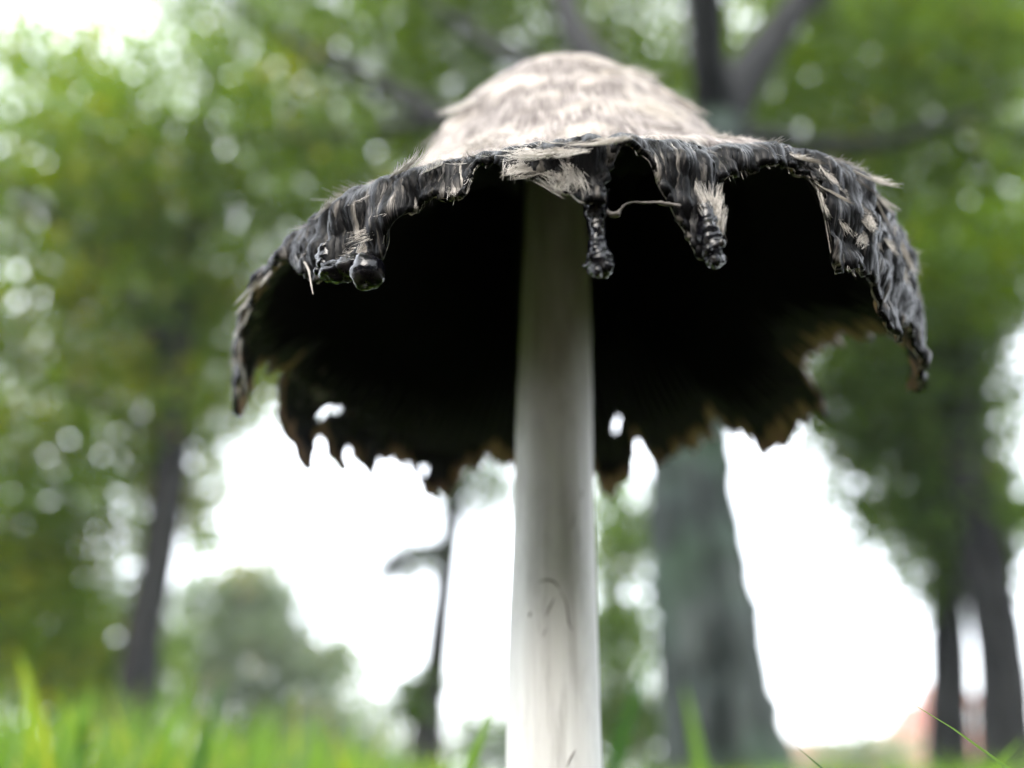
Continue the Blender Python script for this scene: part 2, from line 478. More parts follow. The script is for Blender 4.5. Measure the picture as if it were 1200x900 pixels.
# fibres combed down the bell and over the lip
tb = Tubes()
def fibre(ph, s0, length, lift, wob, wid, tint, seg=6, curl=0.0, drift=0.0):
    pts = []; p = None
    i = int(ph_index(ph)) % NPH
    total = np.linalg.norm(np.diff(CAPV[i], axis=0), axis=1).sum()
    a0 = rng.uniform(0, 6.28)
    free = None
    for j in range(seg):
        f = j / (seg - 1)
        s = s0 + f * length / total * 1.15
        php = ph + drift * f + wob * math.sin(a0 + f * rng.uniform(2, 5))
        php = (php + math.pi) % (2 * math.pi) - math.pi
        if s < .998:
            p, dn, az, nn = surf(php, s); lastdn = dn
            q = p + nn * (lift * (.3 + f) + curl * max(0, f - .5) ** 2)
        else:
            step = length / (seg - 1)
            q = pts[-1] + OFF + (dn * .8 + nn * (.15 + 20 * curl) + np.array([0, 0, -.3])) * step * rng.uniform(.05, .4) if pts else None
            if q is None: return
        pts.append(q - OFF)
    tb.add(pts, wid * np.linspace(1, .35, seg) * np.r_[.6, np.ones(seg - 1)], 3, tint)
tone = lambda: float(np.clip(rng.choice([.12, .3, .55, .78, .95], p=[.14, .16, .22, .28, .20]) + rng.normal(0, .06), 0, 1))
for k in range(6500):                                   # bell
    ph = rng.uniform(-2.2, 2.2)
    s = rng.uniform(.10, .86)
    q0 = surf(ph, s)[0]; pat = mnoise.noise(Vector(q0 * 210)) + .6 * mnoise.noise(Vector(q0 * 520))
    fibre(ph, s, rng.uniform(.003, .008), rng.uniform(.0001, .0003), .02, rng.uniform(.00002, .00005), float(np.clip(.54 + .85 * pat + rng.normal(0, .14), .15, 1)), 5, rng.uniform(0, .0006), rng.normal(0, .03))
for k in range(3600):                                   # lip
    ph = rng.uniform(-1.9, 1.9)
    _, zs = shoulder(ph)
    s = s_at_z(ph, zs + rng.uniform(-.004, .003))
    pat = mnoise.noise(Vector((ph * 14, zs * 90, 3.0)))
    tn = float(np.clip(rng.choice([.02, .2, .5, .85], p=[.46, .10, .14, .30]) + .25 * pat + rng.normal(0, .05), 0, 1))
    fibre(ph, s, rng.uniform(.0015, .007), rng.uniform(.00010, .00045), .02, rng.uniform(.000016, .000045), tn, 12, rng.uniform(0, .0008), rng.normal(0, .04))
for k in range(150):                                    # pale torn edge running along the lip
    p0 = rng.uniform(-1.6, 1.6); dp = rng.uniform(.02, .10); nseg = 9; pts = []
    for f in np.linspace(0, 1, nseg):
        p, dn, az, nn = surf(p0 + dp * f, .9985)
        pts.append(p + dn * rng.normal(.00005, .00010) + nn * rng.normal(.0001, .0001) - OFF)
    tb.add(catmull(pts, 14), rng.uniform(.00004, .00011) * np.abs(np.sin(np.linspace(.25, 2.9, 14))) * rng.uniform(.7, 1.2, 14), 4, float(np.clip(rng.normal(.55, .25), .05, .95)))
tg = tb.build('fibres', M['fibre'], cap); tag(tg, kind='stuff')

# shaggy scales: bundles of fibres, wide where they are rooted and frayed to a tip
def scale_mesh(seed, nf, spread, lift, conv, tone0, curl, flake=True):
    r = np.random.default_rng(seed); T = Tubes()
    if flake:                                            # a thin torn skin under the fibres
        k = 7
        us = np.linspace(0, 1, k); pts = []
        vv = []; ff = []
        for j, u in enumerate(us):
            wd = spread * ((1 - u) * 1.0 + u * conv) * (1 if j < k - 1 else .5)
            for c_ in range(5):
                y = (c_ / 4 - .5) * 2 * wd * (1 + .15 * r.normal()) * .5
                uu = u + (.10 * r.normal() if j == k - 1 else .03 * r.normal())
                vv.append((uu, y, lift * u ** 1.5 * .8 + curl * max(0, u - .5) ** 2 * 2 + .03 * r.normal() * u - .01 + .05 * spread * math.cos(c_ * 1.57)))
        for j in range(k - 1):
            for c_ in range(4):
                a = j * 5 + c_; ff.append((a, a + 1, a + 6, a + 5))
        T.v.append(np.array(vv)); T.f += ff; T.t.append(np.clip(tone0 - .12 + .12 * r.normal(size=len(vv)), .1, 1)); T.n += len(vv)
    for q in range(nf):
        y0 = r.uniform(-.5, .5) * spread; y1 = y0 * conv + r.normal(0, .09)
        l0 = r.uniform(-.30, .5); l1 = l0 + r.uniform(.4, .8)
        a, b = r.uniform(-.04, .04, 2); ph = r.uniform(0, 6.28); lf = lift * r.uniform(.5, 1.5); cu = curl * r.uniform(.3, 1.6)
        pts = []
        for u in np.linspace(0, 1, 6):
            x = l0 + (l1 - l0) * u
            pts.append((x, y0 + (y1 - y0) * u + .045 * math.sin(ph + 4 * u) * (u + .3), .02 + lf * max(x, 0) ** 1.5 + cu * max(0, u - .5) ** 2 * 2))
        T.add(pts, r.uniform(.004, .009) * np.array([.25, .8, 1, .9, .7, .3]), 3, float(np.clip(tone0 + r.normal(0, .12), .05, 1)))
    o = T.build('scale', M['fibre'], None)
    me = o.data; bpy.data.objects.remove(o)
    return me
SC = [scale_mesh(50 + i, 70, .55 + .1 * (i % 3), .03 + .025 * (i % 4), [.35, .7, .2, .9][i % 4], [.95, .80, .6, 1.0, .88, .5][i % 6], [.05, .12, .0, .2][i % 4], False) for i in range(8)]
WISP = [scale_mesh(80 + i, 18, .35, .10, .8, [.9, .75, .5][i % 3], .15, False) for i in range(4)]
FAN = [scale_mesh(95 + i, 150, .95, .09, .15, .86, .10, False) for i in range(3)]
def put_scale(me, ph, s, length, width, ang=0.0, tilt=0.0, lift=.0001):
    p, dn, az, nn = surf(ph, s)
    X = dn * math.cos(ang) + az * math.sin(ang); Y = np.cross(nn, X)
    X2 = X * math.cos(tilt) + nn * math.sin(tilt); Z2 = np.cross(X2, Y)
    o = bpy.data.objects.new('scale', me); col.objects.link(o); o.parent = cap
    mt = Matrix(((X2[0] * length, Y[0] * width, Z2[0] * length, 0), (X2[1] * length, Y[1] * width, Z2[1] * length, 0),
                 (X2[2] * length, Y[2] * width, Z2[2] * length, 0), (0, 0, 0, 1)))
    q = p + nn * lift - OFF
    o.matrix_local = Matrix.Translation(Vector(q)) @ mt
    return o
rows = [(.20, 7), (.28, 10), (.36, 13), (.46, 16), (.56, 19), (.66, 22), (.75, 24), (.83, 26)]
for s0, cnt in rows:
    for k in range(cnt):
        ph = -2.0 + 4.0 * (k + rng.uniform(.1, .9)) / cnt
        put_scale(SC[rng.integers(8)], ph, s0 + rng.uniform(-.03, .03), rng.uniform(.004, .009) * (.5 if s0 > .7 else 1), rng.uniform(.006, .012), rng.normal(0, .4), rng.uniform(-.04, .05))
def at_pix(px, py):
    h = hit(px, py); ph = math.atan2(h[0] - AX, -(h[1] - AY)); return ph, s_at_z(ph, h[2] - CAMH)
# tufts that stand out along the edge: pixel, mesh, length mm, width mm, turn, tilt
TUFT = [(648, 178, FAN[0], 6.6, 10, .12, .05), (626, 190, FAN[1], 4.2, 5.5, -.6, .08), (690, 186, FAN[2], 5.0, 6.0, .7, .08), (655, 202, FAN[1], 4.6, 6, .1, .1), (667, 196, SC[0], 5.5, 4.5, .15, .08), (640, 180, SC[3], 5.0, 6, -.9, .05), (668, 172, SC[4], 4.5, 5, .9, .05),
        (824, 232, FAN[1], 4.4, 3.4, .05, .0), (832, 240, FAN[0], 4.0, 2.6, 0, .0), (455, 205, SC[1], 7, 3.5, 1.0, .15), (500, 198, SC[3], 5, 3.5, .6, .2), (375, 248, SC[4], 6.0, 4, .9, .2),
        (446, 272, SC[3], 3.2, 2.6, -1.3, .1), (436, 284, FAN[2], 2.6, 2.6, -.8, .1), (410, 290, FAN[0], 2.4, 2.2, -.2, .1), (418, 270, WISP[0], 3, 2, -.6, .3), (428, 302, SC[1], 3.4, 3.2, -1.2, .2), (400, 300, SC[3], 2.8, 2.4, -.7, .2), (385, 282, WISP[1], 3.2, 2.4, .2, .2),
        (365, 290, WISP[2], 3.2, 2.6, .2, .3), (470, 240, WISP[0], 3.2, 1.8, -.4, .3), (520, 215, WISP[1], 4, 2.5, .5, .2), (545, 200, WISP[0], 4, 2.5, .3, .2),
        (893, 160, SC[1], 4.2, 2.6, 1.7, .4), (935, 190, SC[4], 4.6, 2.2, 1.4, .12), (1000, 185, SC[0], 6, 3.0, 1.0, .2), (1025, 200, SC[3], 5.5, 3.2, .7, .3), (990, 240, SC[1], 4.6, 3.0, .1, .2),
        (995, 275, WISP[0], 4.5, 4, .5, .25), (1008, 288, WISP[1], 4.5, 4, -.4, .25), (1040, 235, WISP[2], 5, 4, .5, .4), (1050, 265, SC[3], 4.6, 3.2, .2, .3), (1035, 285, WISP[0], 4.5, 3.5, -.3, .3),
        (1015, 310, SC[4], 3, 2.2, 1.2, .2)]
for px, py, me, ln, wd, an, ti in TUFT:
    ph, s = at_pix(px, py)
    put_scale(me, ph, min(s, .97), ln / 1000 * (.75 if px > 960 else 1), wd / 1000, an * (.35 if px > 960 else 1), ti * (.2 if px > 960 else 1), .0019 if 815 < px < 840 else .0002)
for k in range(56):                                     # far ends of the edge, left and right
    sgn = -1 if k % 3 == 0 else 1
    ph = sgn * rng.uniform(.95 if sgn < 0 else .5, 1.45 if sgn < 0 else 1.25); _, zs = shoulder(ph)
    put_scale(SC[[0, 3, 4, 1][k % 4]] if k % 5 else WISP[rng.integers(2)], ph, s_at_z(ph, zs - rng.uniform(.001, .011)), rng.uniform(.002, .004), rng.uniform(.0025, .0045), rng.normal(0, .5), rng.uniform(-.12, .03), .0003)
for k in range(50):                                     # ragged fringe where the felt overhangs the ink
    ph = rng.uniform(-1.0, 1.25); _, zs = shoulder(ph)
    put_scale(WISP[rng.integers(4)], ph, s_at_z(ph, zs + rng.uniform(-.0005, .003)), rng.uniform(.0022, .0045), rng.uniform(.002, .004), rng.normal(0, .35), rng.uniform(-.05, .08))

# ink: hanging drips, drops and a strand between the two drips
def blob(name, c, rx, ry, rz_, seed, amp=.10, mat='ink', par=None):
    nu, nv = 20, 14; V = []; F2 = []
    for j in range(nv + 1):
        th = math.pi * j / nv
        for i in range(nu):
            a = 2 * math.pi * i / nu
            d = Vector((math.sin(th) * math.cos(a), math.sin(th) * math.sin(a), math.cos(th)))
            k = 1 + amp * mnoise.noise(d * 1.7 + Vector((seed, 0, 0))) + amp * .4 * mnoise.noise(d * 5 + Vector((seed, 3, 0)))
            V.append((c[0] - OFF[0] + d.x * rx * k, c[1] - OFF[1] + d.y * ry * k, c[2] - OFF[2] + d.z * rz_ * k))
    for j in range(nv):
        for i in range(nu):
            F2.append((j * nu + i, (j + 1) * nu + i, (j + 1) * nu + (i + 1) % nu, j * nu + (i + 1) % nu))
    return new_mesh(name, V, F2, M[mat], par)
PXM = .0000885                                          # metres per pixel at the front edge
def pipe(name, pix, rad, mat, seed, sides=16, rough=.0, wr=.12, Rr=.0512, tint=.9):
    P = catmull([hit(x, y, R=Rr) for x, y in pix], 40) - OFF
    rr_ = np.interp(np.linspace(0, 1, 40), np.linspace(0, 1, len(rad)), rad) * PXM
    T = Tubes(); T.add(P, rr_, sides, tint)
    V = T.v[0]
    for i in range(len(V)):
        c_ = P[i // sides]; d = V[i] - c_
        k = 1 + wr * mnoise.noise(Vector(V[i] * 1600) + Vector((seed, 0, 0))) + wr * .8 * mnoise.noise(Vector((V[i][0] * 5200, V[i][1] * 5200, V[i][2] * 900)))
        V[i] = c_ + d * k
    T.v[0] = V
    return T.build(name, M[mat], cap)
pipe('ink_drip', [(697, 226), (698, 248), (700, 270), (701, 290), (703, 306), (704, 318), (704, 325)], [17, 13, 10, 9, 13, 15, 12, 3], 'ink', 1, 20, wr=.28)
pipe('ink_drip', [(826, 240), (829, 260), (832, 280), (836, 296), (838, 306), (838, 314)], [9, 11, 13, 13, 12, 10, 3], 'ink', 5, 18, wr=.3)
pipe('ink_drip', [(385, 290), (384, 306), (386, 320), (388, 330)], [12, 13, 10, 3], 'ink', 9, 18, wr=.3)
pipe('strand', [(704, 246), (714, 250), (722, 250), (728, 245), (734, 239), (745, 237), (760, 238), (775, 238), (797, 242)], [3, 3, 3.2, 1.8, 1.3, 1.0, 1.6, 1.6, 3], 'fibre', 3, 8, wr=.9, tint=.36)
pipe('strand', [(356, 305), (362, 318), (364, 330), (367, 345)], [1.6, 1.4, 1.1, .6], 'fibre', 4, 6, wr=.3, tint=.7)
blob('ink_drop', hit(430, 319, R=.0514), .0020, .0018, .0019, 3, .22, par=cap)
blob('ink_drop', hit(398, 318, R=.0512), .0022, .0013, .0012, 8, .35, par=cap)
blob('ink_drop', hit(414, 312, R=.0512), .0019, .0012, .0012, 14, .35, par=cap)
for k, (x, y, r) in enumerate([(693, 300, 5), (712, 312, 6), (700, 318, 6), (830, 292, 5), (845, 285, 5), (838, 306, 7), (372, 318, 5)]):
    blob('ink_drop', hit(x, y, R=.0522), r * PXM, r * PXM, r * PXM * 1.1, 20 + k, .2, par=cap)

# stem
path = catmull([(.0052, AY, -.012), (.0052, AY, .03), (.0055, AY, .055), (.0062, AY + .0003, .085), (.0070, AY, .115), (.0080, AY, .140), (.0090, AY, .158)], 90)
nsd = 40; V = []; F2 = []
for i, p in enumerate(path):
    z = p[2]
    r = np.interp(z, [-.012, 0, .05, .08, .12, .16], [.0074, .0066, .0062, .0059, .0056, .0052])
    for j in range(nsd):
        a = 2 * math.pi * j / nsd
        k = 1 + .045 * mnoise.noise(Vector((math.cos(a) * 1.2, math.sin(a) * 1.2, z * 40))) + .012 * mnoise.noise(Vector((math.cos(a) * 7, math.sin(a) * 7, z * 60)))
        V.append((p[0] + r * k * math.cos(a) - OFF[0], p[1] + r * k * math.sin(a) - OFF[1], z))
for i in range(len(path) - 1):
    for j in range(nsd):
        F2.append((i * nsd + j, i * nsd + (j + 1) % nsd, (i + 1) * nsd + (j + 1) % nsd, (i + 1) * nsd + j))
stem = new_mesh('stem', V, F2, M['stem'], root); stem['label'] = 'pale whitish stem with fine grey streaks and a small bruise'
T = Tubes()
def onstem(px, py):
    d = ray(px, py); tt = (AY - .0061) / d[1]; q = d * tt + np.array([0, 0, CAMH])
    cx_ = np.interp(q[2], path[:, 2], path[:, 0]); u = np.clip((q[0] - cx_) / .0061, -.95, .95)
    rr2 = np.interp(q[2], [-.012, 0, .05, .08, .12, .16], [.0074, .0066, .0062, .0059, .0056, .0052])
    return np.array([q[0], AY - rr2 * math.sqrt(1 - u * u) * 1.0, q[2]]) - OFF
for pts, wd in (([(630, 682), (641, 679), (650, 682), (656, 690)], 3.0), ([(656, 690), (664, 708), (667, 730), (672, 738)], 2.0), ([(650, 700), (644, 712), (640, 722)], 2.6),
                ([(622, 715), (620, 722)], 2.5), ([(675, 878), (669, 888), (664, 899)], 2.0), ([(683, 570), (682, 580)], 1.5), ([(673, 600), (672, 612), (669, 620)], 1.2), ([(640, 735), (636, 748)], 1.4)):
    P = catmull([onstem(*q) for q in pts], 10)
    T.add(P, wd * .000055 * np.sin(np.linspace(.15, 3.0, 10)) + 1e-6, 6, .3)
T.build('bruise', M['scar'], root)

# ------------------------------------------------------------------ trees
def leaves(blobs, mat, name, parent, origin, size=.075, seed=0, horiz=.55, tint_shift=0.0):
    """blobs: (centre, (rx, ry, rz), clumps, leaves per clump, clump radius)"""
    r = np.random.default_rng(seed)
    C = []; TI = []
    for c, rad, ncl, per, cr in blobs:
        u = r.normal(size=(ncl, 3)); u /= np.linalg.norm(u, axis=1)[:, None]
        u *= (r.uniform(0, 1, ncl) ** .42)[:, None]
        cc = np.asarray(c) + u * np.asarray(rad)
        base_t = np.clip(r.normal(.42, .2, ncl), 0, 1)
        for q in range(ncl):
            k = r.poisson(per)
            C.append(cc[q] + r.normal(size=(k, 3)) * cr * np.array([1, 1, .55]))
            TI.append(np.clip(base_t[q] + r.normal(0, .14, k) + tint_shift, 0, 1))
    C = np.concatenate(C); TI = np.concatenate(TI)
    keep = C[:, 2] > .08
    C = C[keep]; TI = TI[keep]; n = len(C)
    nn = r.normal(size=(n, 3)) * np.array([1, 1, 1]); nn[:, 2] += horiz * 2.2
    nn /= np.linalg.norm(nn, axis=1)[:, None]
    d = np.cross(nn, r.normal(size=(n, 3))); d /= np.linalg.norm(d, axis=1)[:, None]
    s = np.cross(nn, d)
    L = size * r.uniform(.6, 1.3, n)[:, None]; W = L * .33
    V = np.stack([C - d * L * .5, C + s * W + nn * W * .3 - d * L * .05, C + d * L * .5 - nn * L * .12, C - s * W + nn * W * .3 - d * L * .05], 1).reshape(-1, 3) - np.asarray(origin)
    b = np.arange(n)[:, None] * 4
    F2 = np.concatenate([b + np.array([0, 1, 2]), b + np.array([0, 2, 3])])
    return new_mesh(name, V, F2, mat, parent, False, attrs={'tint': np.repeat(TI, 4)})

def limb(name, pts, rad, mat, parent, origin, sides=12, rough=.04, n=24):
    T = Tubes(); P = catmull(pts, n) - np.asarray(origin)
    T.add(P, np.interp(np.linspace(0, 1, n), np.linspace(0, 1, len(rad)), rad), sides, .5, rough=rough)
    return T.build(name, mat, parent)

def B(px, py, dist, rx, ry, dep, ncl, per=45, cr=.25):
    """a clump region: its place by direction and ground distance, its half sizes in picture pixels turned to metres"""
    c = at(px, py, dist); k = np.linalg.norm(c - np.array([0, 0, CAMH])) / FPX
    return (c, (rx * k, dep, ry * k), ncl, per, cr)

def base(px, dist):
    p = at(px, 905, dist); p[2] = 0; return p

# the forked tree behind the mushroom
o0 = base(858, 4.2)
tr = empty('broadleaf_tree', o0); tag(tr, 'thick grey-green trunk forking into dark limbs right behind the mushroom', 'tree')
fork = at(838, 150, 4.35)
limb('trunk', [o0 + [0.02, 0, -.1], at(850, 890, 4.2), at(830, 740, 4.22), at(812, 600, 4.25), at(806, 480, 4.28), at(812, 330, 4.3), at(832, 200, 4.35), fork],
     [.36, .285, .255, .235, .215, .21, .20, .20, .19], M['mossy'], tr, o0, 22, .045, 60)
for pts, rad in (([fork, at(826, 60, 4.6), at(815, -60, 5.0), at(800, -250, 5.6)], [.14, .12, .11, .08]),
                 ([fork, at(880, 80, 4.5), at(940, 0, 4.7), at(1010, -90, 5.0), at(1080, -220, 5.6)], [.17, .14, .12, .10, .07]),
                 ([at(825, 230, 4.35), at(740, 120, 4.7), at(675, 40, 5.0), at(655, -30, 5.3), at(640, -150, 5.9)], [.13, .13, .12, .11, .08]),
                 ([at(815, 330, 4.3), at(640, 220, 5.0), at(520, 140, 5.4), at(430, 90, 5.7), at(330, 40, 6.1), at(240, -30, 6.6)], [.12, .10, .085, .075, .06, .04]),
                 ([at(740, 120, 4.7), at(610, 70, 5.2), at(530, 20, 5.6), at(470, -40, 6.0)], [.09, .075, .06, .04]),
                 ([at(520, 140, 5.4), at(400, 155, 6.0), at(280, 160, 6.6), at(120, 120, 7.2)], [.06, .05, .04, .02]),
                 ([fork, at(960, 170, 4.2), at(1060, 160, 4.3), at(1180, 120, 4.5)], [.07, .05, .04, .02])):
    limb('limb', pts, rad, M['bark_dark'], tr, o0, 10, .05, 22)
leaves([B(430, -30, 6.9, 260, 60, 1.2, 119), B(1130, 20, 6.9, 130, 60, 1.0, 65), B(480, 60, 6.6, 330, 110, 1.5, 177), B(760, 30, 6.6, 260, 90, 1.4, 117), B(1020, 110, 6.2, 170, 150, 1.3, 136), B(300, 220, 7.2, 280, 140, 1.4, 159),
        B(620, -260, 6.2, 560, 220, 2.0, 153), B(1080, 330, 6.4, 110, 150, 1.2, 70), B(990, 440, 6.8, 70, 60, .8, 21), B(560, 240, 7.5, 200, 160, 1.0, 70)],
       M['leaf'], 'crown', tr, o0, .112, 21)
leaves([((0.3, -1.4, 6.6), (6, 2.4, 1.0), 480, 45, .32)], M['leaf'], 'added_shade_crown', tr, o0, .15, 22)  # foliage over the camera, out of view, added to shade the mushroom
for pts, rad in (([fork, (.9, 2.6, 5.2), (.5, .8, 6.2), (.2, -1.2, 6.6), (.1, -3.0, 6.6)], [.13, .10, .08, .06, .03]),):
    limb('limb', pts, rad, M['bark_dark'], tr, o0, 10, .05, 22)

# leaning tree on the left
o1 = base(150, 8.0)
tr = empty('broadleaf_tree', o1); tag(tr, 'slim dark trunk leaning over bright grass under the dense green crown', 'tree')
limb('trunk', [o1 + [0, 0, -.1], at(152, 860, 8.0), at(165, 760, 8.0), at(188, 640, 8.0), at(203, 520, 8.0), at(210, 400, 8.05), at(222, 280, 8.1), at(240, 150, 8.3), at(255, 30, 8.6)],
     [.20, .165, .15, .16, .16, .145, .13, .11, .09, .06], M['bark_dark'], tr, o1, 14, .02, 40)
for pts, rad in (([at(207, 430, 8.05), at(140, 330, 7.8), at(70, 260, 7.6), at(0, 210, 7.6)], [.10, .08, .06, .03]),
                 ([at(222, 280, 8.1), at(300, 200, 8.0), at(370, 160, 8.0)], [.08, .06, .03]), ([at(203, 520, 8.0), at(120, 470, 7.8), at(40, 450, 7.7)], [.06, .05, .02])):
    limb('limb', pts, rad, M['bark_dark'], tr, o1, 8, .03, 16)
leaves([B(110, 330, 8.4, 190, 150, 1.5, 93), B(80, 520, 8.6, 150, 120, 1.3, 70), B(250, 380, 9.2, 160, 140, 1.4, 70), B(60, 170, 8.2, 160, 90, 1.4, 48), B(60, 690, 9.0, 120, 90, 1.2, 42),
        B(210, 560, 9.4, 50, 90, .8, 23), B(-180, 420, 8.5, 200, 330, 1.6, 82)],
       M['leaf'], 'crown', tr, o1, .125, 33, tint_shift=.28)

# two trunks on the right
o2 = base(1180, 7.0)
tr = empty('broadleaf_tree', o2); tag(tr, 'dark trunk with drooping green branches beside a thinner trunk, brick house behind', 'tree')
limb('trunk', [o2 + [0, 0, -.1], at(1180, 880, 7.0), at(1172, 760, 7.0), at(1150, 640, 7.0), at(1128, 520, 7.05), at(1120, 400, 7.1), at(1116, 250, 7.2), at(1118, 90, 7.5)],
     [.24, .19, .165, .165, .17, .16, .14, .12, .08], M['bark_dark'], tr, o2, 14, .02, 36)
for pts, rad in (([at(1122, 450, 7.08), at(1060, 400, 6.9), at(1000, 400, 6.8)], [.07, .05, .02]), ([at(1117, 280, 7.2), at(1180, 200, 7.1), at(1240, 120, 7.1)], [.08, .06, .03]), ([at(1120, 400, 7.1), at(1060, 300, 7.0), at(1010, 230, 7.0)], [.07, .05, .02])):
    limb('limb', pts, rad, M['bark_dark'], tr, o2, 8, .03, 16)
leaves([B(1090, 470, 7.2, 90, 130, .9, 63), B(1070, 620, 7.4, 50, 90, .7, 21), B(1110, 300, 7.4, 80, 120, 1.0, 49), B(1150, 130, 7.6, 90, 120, 1.2, 34), B(1150, 610, 7.3, 50, 60, .6, 19), B(1010, 500, 7.5, 55, 60, .6, 16), B(1330, 300, 7.6, 100, 260, 1.4, 53)],
       M['leaf_dark'], 'crown', tr, o2, .10, 44)
o3 = base(1112, 7.6)
tr = empty('broadleaf_tree', o3); tag(tr, 'thin dark trunk standing close beside a thicker one, brick house behind', 'tree')
limb('trunk', [o3 + [0, 0, -.1], at(1112, 880, 7.6), at(1112, 780, 7.6), at(1108, 680, 7.6), at(1100, 560, 7.7), at(1090, 420, 7.8)], [.20, .165, .15, .14, .12, .09, .05], M['bark_dark'], tr, o3, 12, .02, 30)
leaves([B(1080, 560, 7.9, 60, 90, .7, 46), B(1095, 400, 8.0, 80, 100, .8, 50)], M['leaf_dark'], 'crown', tr, o3, .10, 45)

# slender sapling against the open sky
o4 = base(500, 9.0)
tr = empty('sapling', o4); tag(tr, 'slender dark sapling with one side branch against the white sky', 'tree')
limb('trunk', [o4 + [0, 0, -.1], at(500, 860, 9.0), at(508, 800, 9.0), at(517, 720, 9.0), at(526, 640, 9.0), at(533, 560, 9.0), at(534, 460, 9.0)], [.22, .18, .15, .13, .125, .12, .08], M['bark_dark'], tr, o4, 10, .02, 30)
for pts, rad in (([at(525, 640, 9.0), at(490, 648, 8.9), at(460, 662, 8.8), at(436, 688, 8.8)], [.08, .11, .11, .05]), ([at(530, 590, 9), at(570, 560, 9), at(600, 540, 9)], [.04, .03, .01]), ([at(505, 830, 9), at(492, 810, 9), at(470, 800, 9)], [.06, .08, .03])):
    limb('limb', pts, rad, M['bark_dark'], tr, o4, 8, .05, 14)
leaves([B(565, 570, 9.2, 55, 45, .6, 24), B(470, 655, 9.0, 45, 26, .3, 12, 34, .14), B(486, 815, 9.0, 28, 32, .3, 16, 40, .12), B(480, 470, 9.2, 90, 60, .7, 20)], M['leaf_dark'], 'crown', tr, o4, .09, 46)

# pale rounded tree far behind
def far_tree(px, dist, blobs, label, seed, mat='leaf_far_hazed', trunk_r=.25, size=.3, top=760, name='rounded_tree'):
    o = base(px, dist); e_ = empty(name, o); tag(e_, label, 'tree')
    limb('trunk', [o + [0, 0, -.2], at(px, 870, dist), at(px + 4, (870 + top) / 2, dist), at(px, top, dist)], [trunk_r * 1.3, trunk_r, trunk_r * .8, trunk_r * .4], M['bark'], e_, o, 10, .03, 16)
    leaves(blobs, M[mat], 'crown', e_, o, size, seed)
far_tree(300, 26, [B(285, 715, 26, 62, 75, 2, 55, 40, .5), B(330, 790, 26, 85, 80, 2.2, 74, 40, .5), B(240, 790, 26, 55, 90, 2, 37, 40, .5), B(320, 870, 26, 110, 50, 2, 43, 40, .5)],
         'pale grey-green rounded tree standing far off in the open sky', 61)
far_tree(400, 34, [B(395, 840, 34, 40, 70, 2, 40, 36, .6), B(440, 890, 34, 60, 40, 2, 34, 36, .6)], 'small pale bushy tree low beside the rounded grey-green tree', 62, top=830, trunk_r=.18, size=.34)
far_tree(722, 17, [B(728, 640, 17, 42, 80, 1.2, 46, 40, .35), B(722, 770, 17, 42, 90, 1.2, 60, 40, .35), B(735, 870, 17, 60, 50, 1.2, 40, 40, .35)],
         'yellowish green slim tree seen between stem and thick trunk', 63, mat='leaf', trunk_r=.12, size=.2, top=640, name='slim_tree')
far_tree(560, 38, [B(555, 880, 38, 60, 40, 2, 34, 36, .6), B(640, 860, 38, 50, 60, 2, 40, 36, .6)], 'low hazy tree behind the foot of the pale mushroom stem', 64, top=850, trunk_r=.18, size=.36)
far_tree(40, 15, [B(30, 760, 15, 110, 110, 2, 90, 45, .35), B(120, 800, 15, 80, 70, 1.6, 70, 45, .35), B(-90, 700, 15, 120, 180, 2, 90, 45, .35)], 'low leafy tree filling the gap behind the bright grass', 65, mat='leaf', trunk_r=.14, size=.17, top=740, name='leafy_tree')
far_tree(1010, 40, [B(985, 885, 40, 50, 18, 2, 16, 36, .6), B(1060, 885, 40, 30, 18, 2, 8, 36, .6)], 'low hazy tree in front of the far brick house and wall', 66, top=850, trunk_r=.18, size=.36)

far_tree(176, 13.5, [B(230, 130, 13.5, 320, 130, 2.2, 119, 36, .55), B(90, 330, 13.5, 220, 170, 2.2, 98, 36, .55), B(330, 330, 13.5, 130, 170, 2, 60, 36, .55), B(90, 560, 13.5, 150, 130, 2, 46, 36, .55), B(250, 470, 13.5, 70, 60, 1.2, 13, 36, .55)],
         'tall green tree rising behind the leaning dark trunk', 67, mat='leaf', trunk_r=.14, size=.21, top=300, name='tall_tree')
far_tree(838, 14.5, [B(760, 80, 14.5, 320, 130, 2.2, 96, 36, .55), B(1050, 170, 14.5, 130, 190, 2.0, 76, 36, .55), B(1040, 420, 14.5, 100, 120, 1.6, 42, 36, .55), B(1085, 560, 14.5, 60, 90, 1.2, 30, 36, .55)],
         'tall green tree standing hidden behind the thick grey-green trunk', 68, mat='leaf', trunk_r=.14, size=.21, top=300, name='tall_tree')

# unseen leafy screen added behind the camera to shade the mushroom
hd = empty('shade_hedge', (0, -6.0, 0)); tag(hd, 'dense dark green foliage added out of view to shade the mushroom', 'shade_hedge')
arc = [R_(a) for a in range(98, 263, 11)]
leaves([((7 * math.sin(a), 7 * math.cos(a) + .5, 2.3), (1.2, 1.2, 2.4), 170, 45, .28) for a in arc], M['leaf_dark'], 'foliage', hd, (0, -6.0, 0), .15, 71)
T = Tubes()
for a in arc:
    x, y = 7 * math.sin(a), 7 * math.cos(a) + 6.5
    T.add([(x, y, -.1), (x + .05, y + .02, 1.5), (x - .05, y, 3.2)], [.06, .05, .02], 6)
T.build('stems', M['bark_dark'], hd)

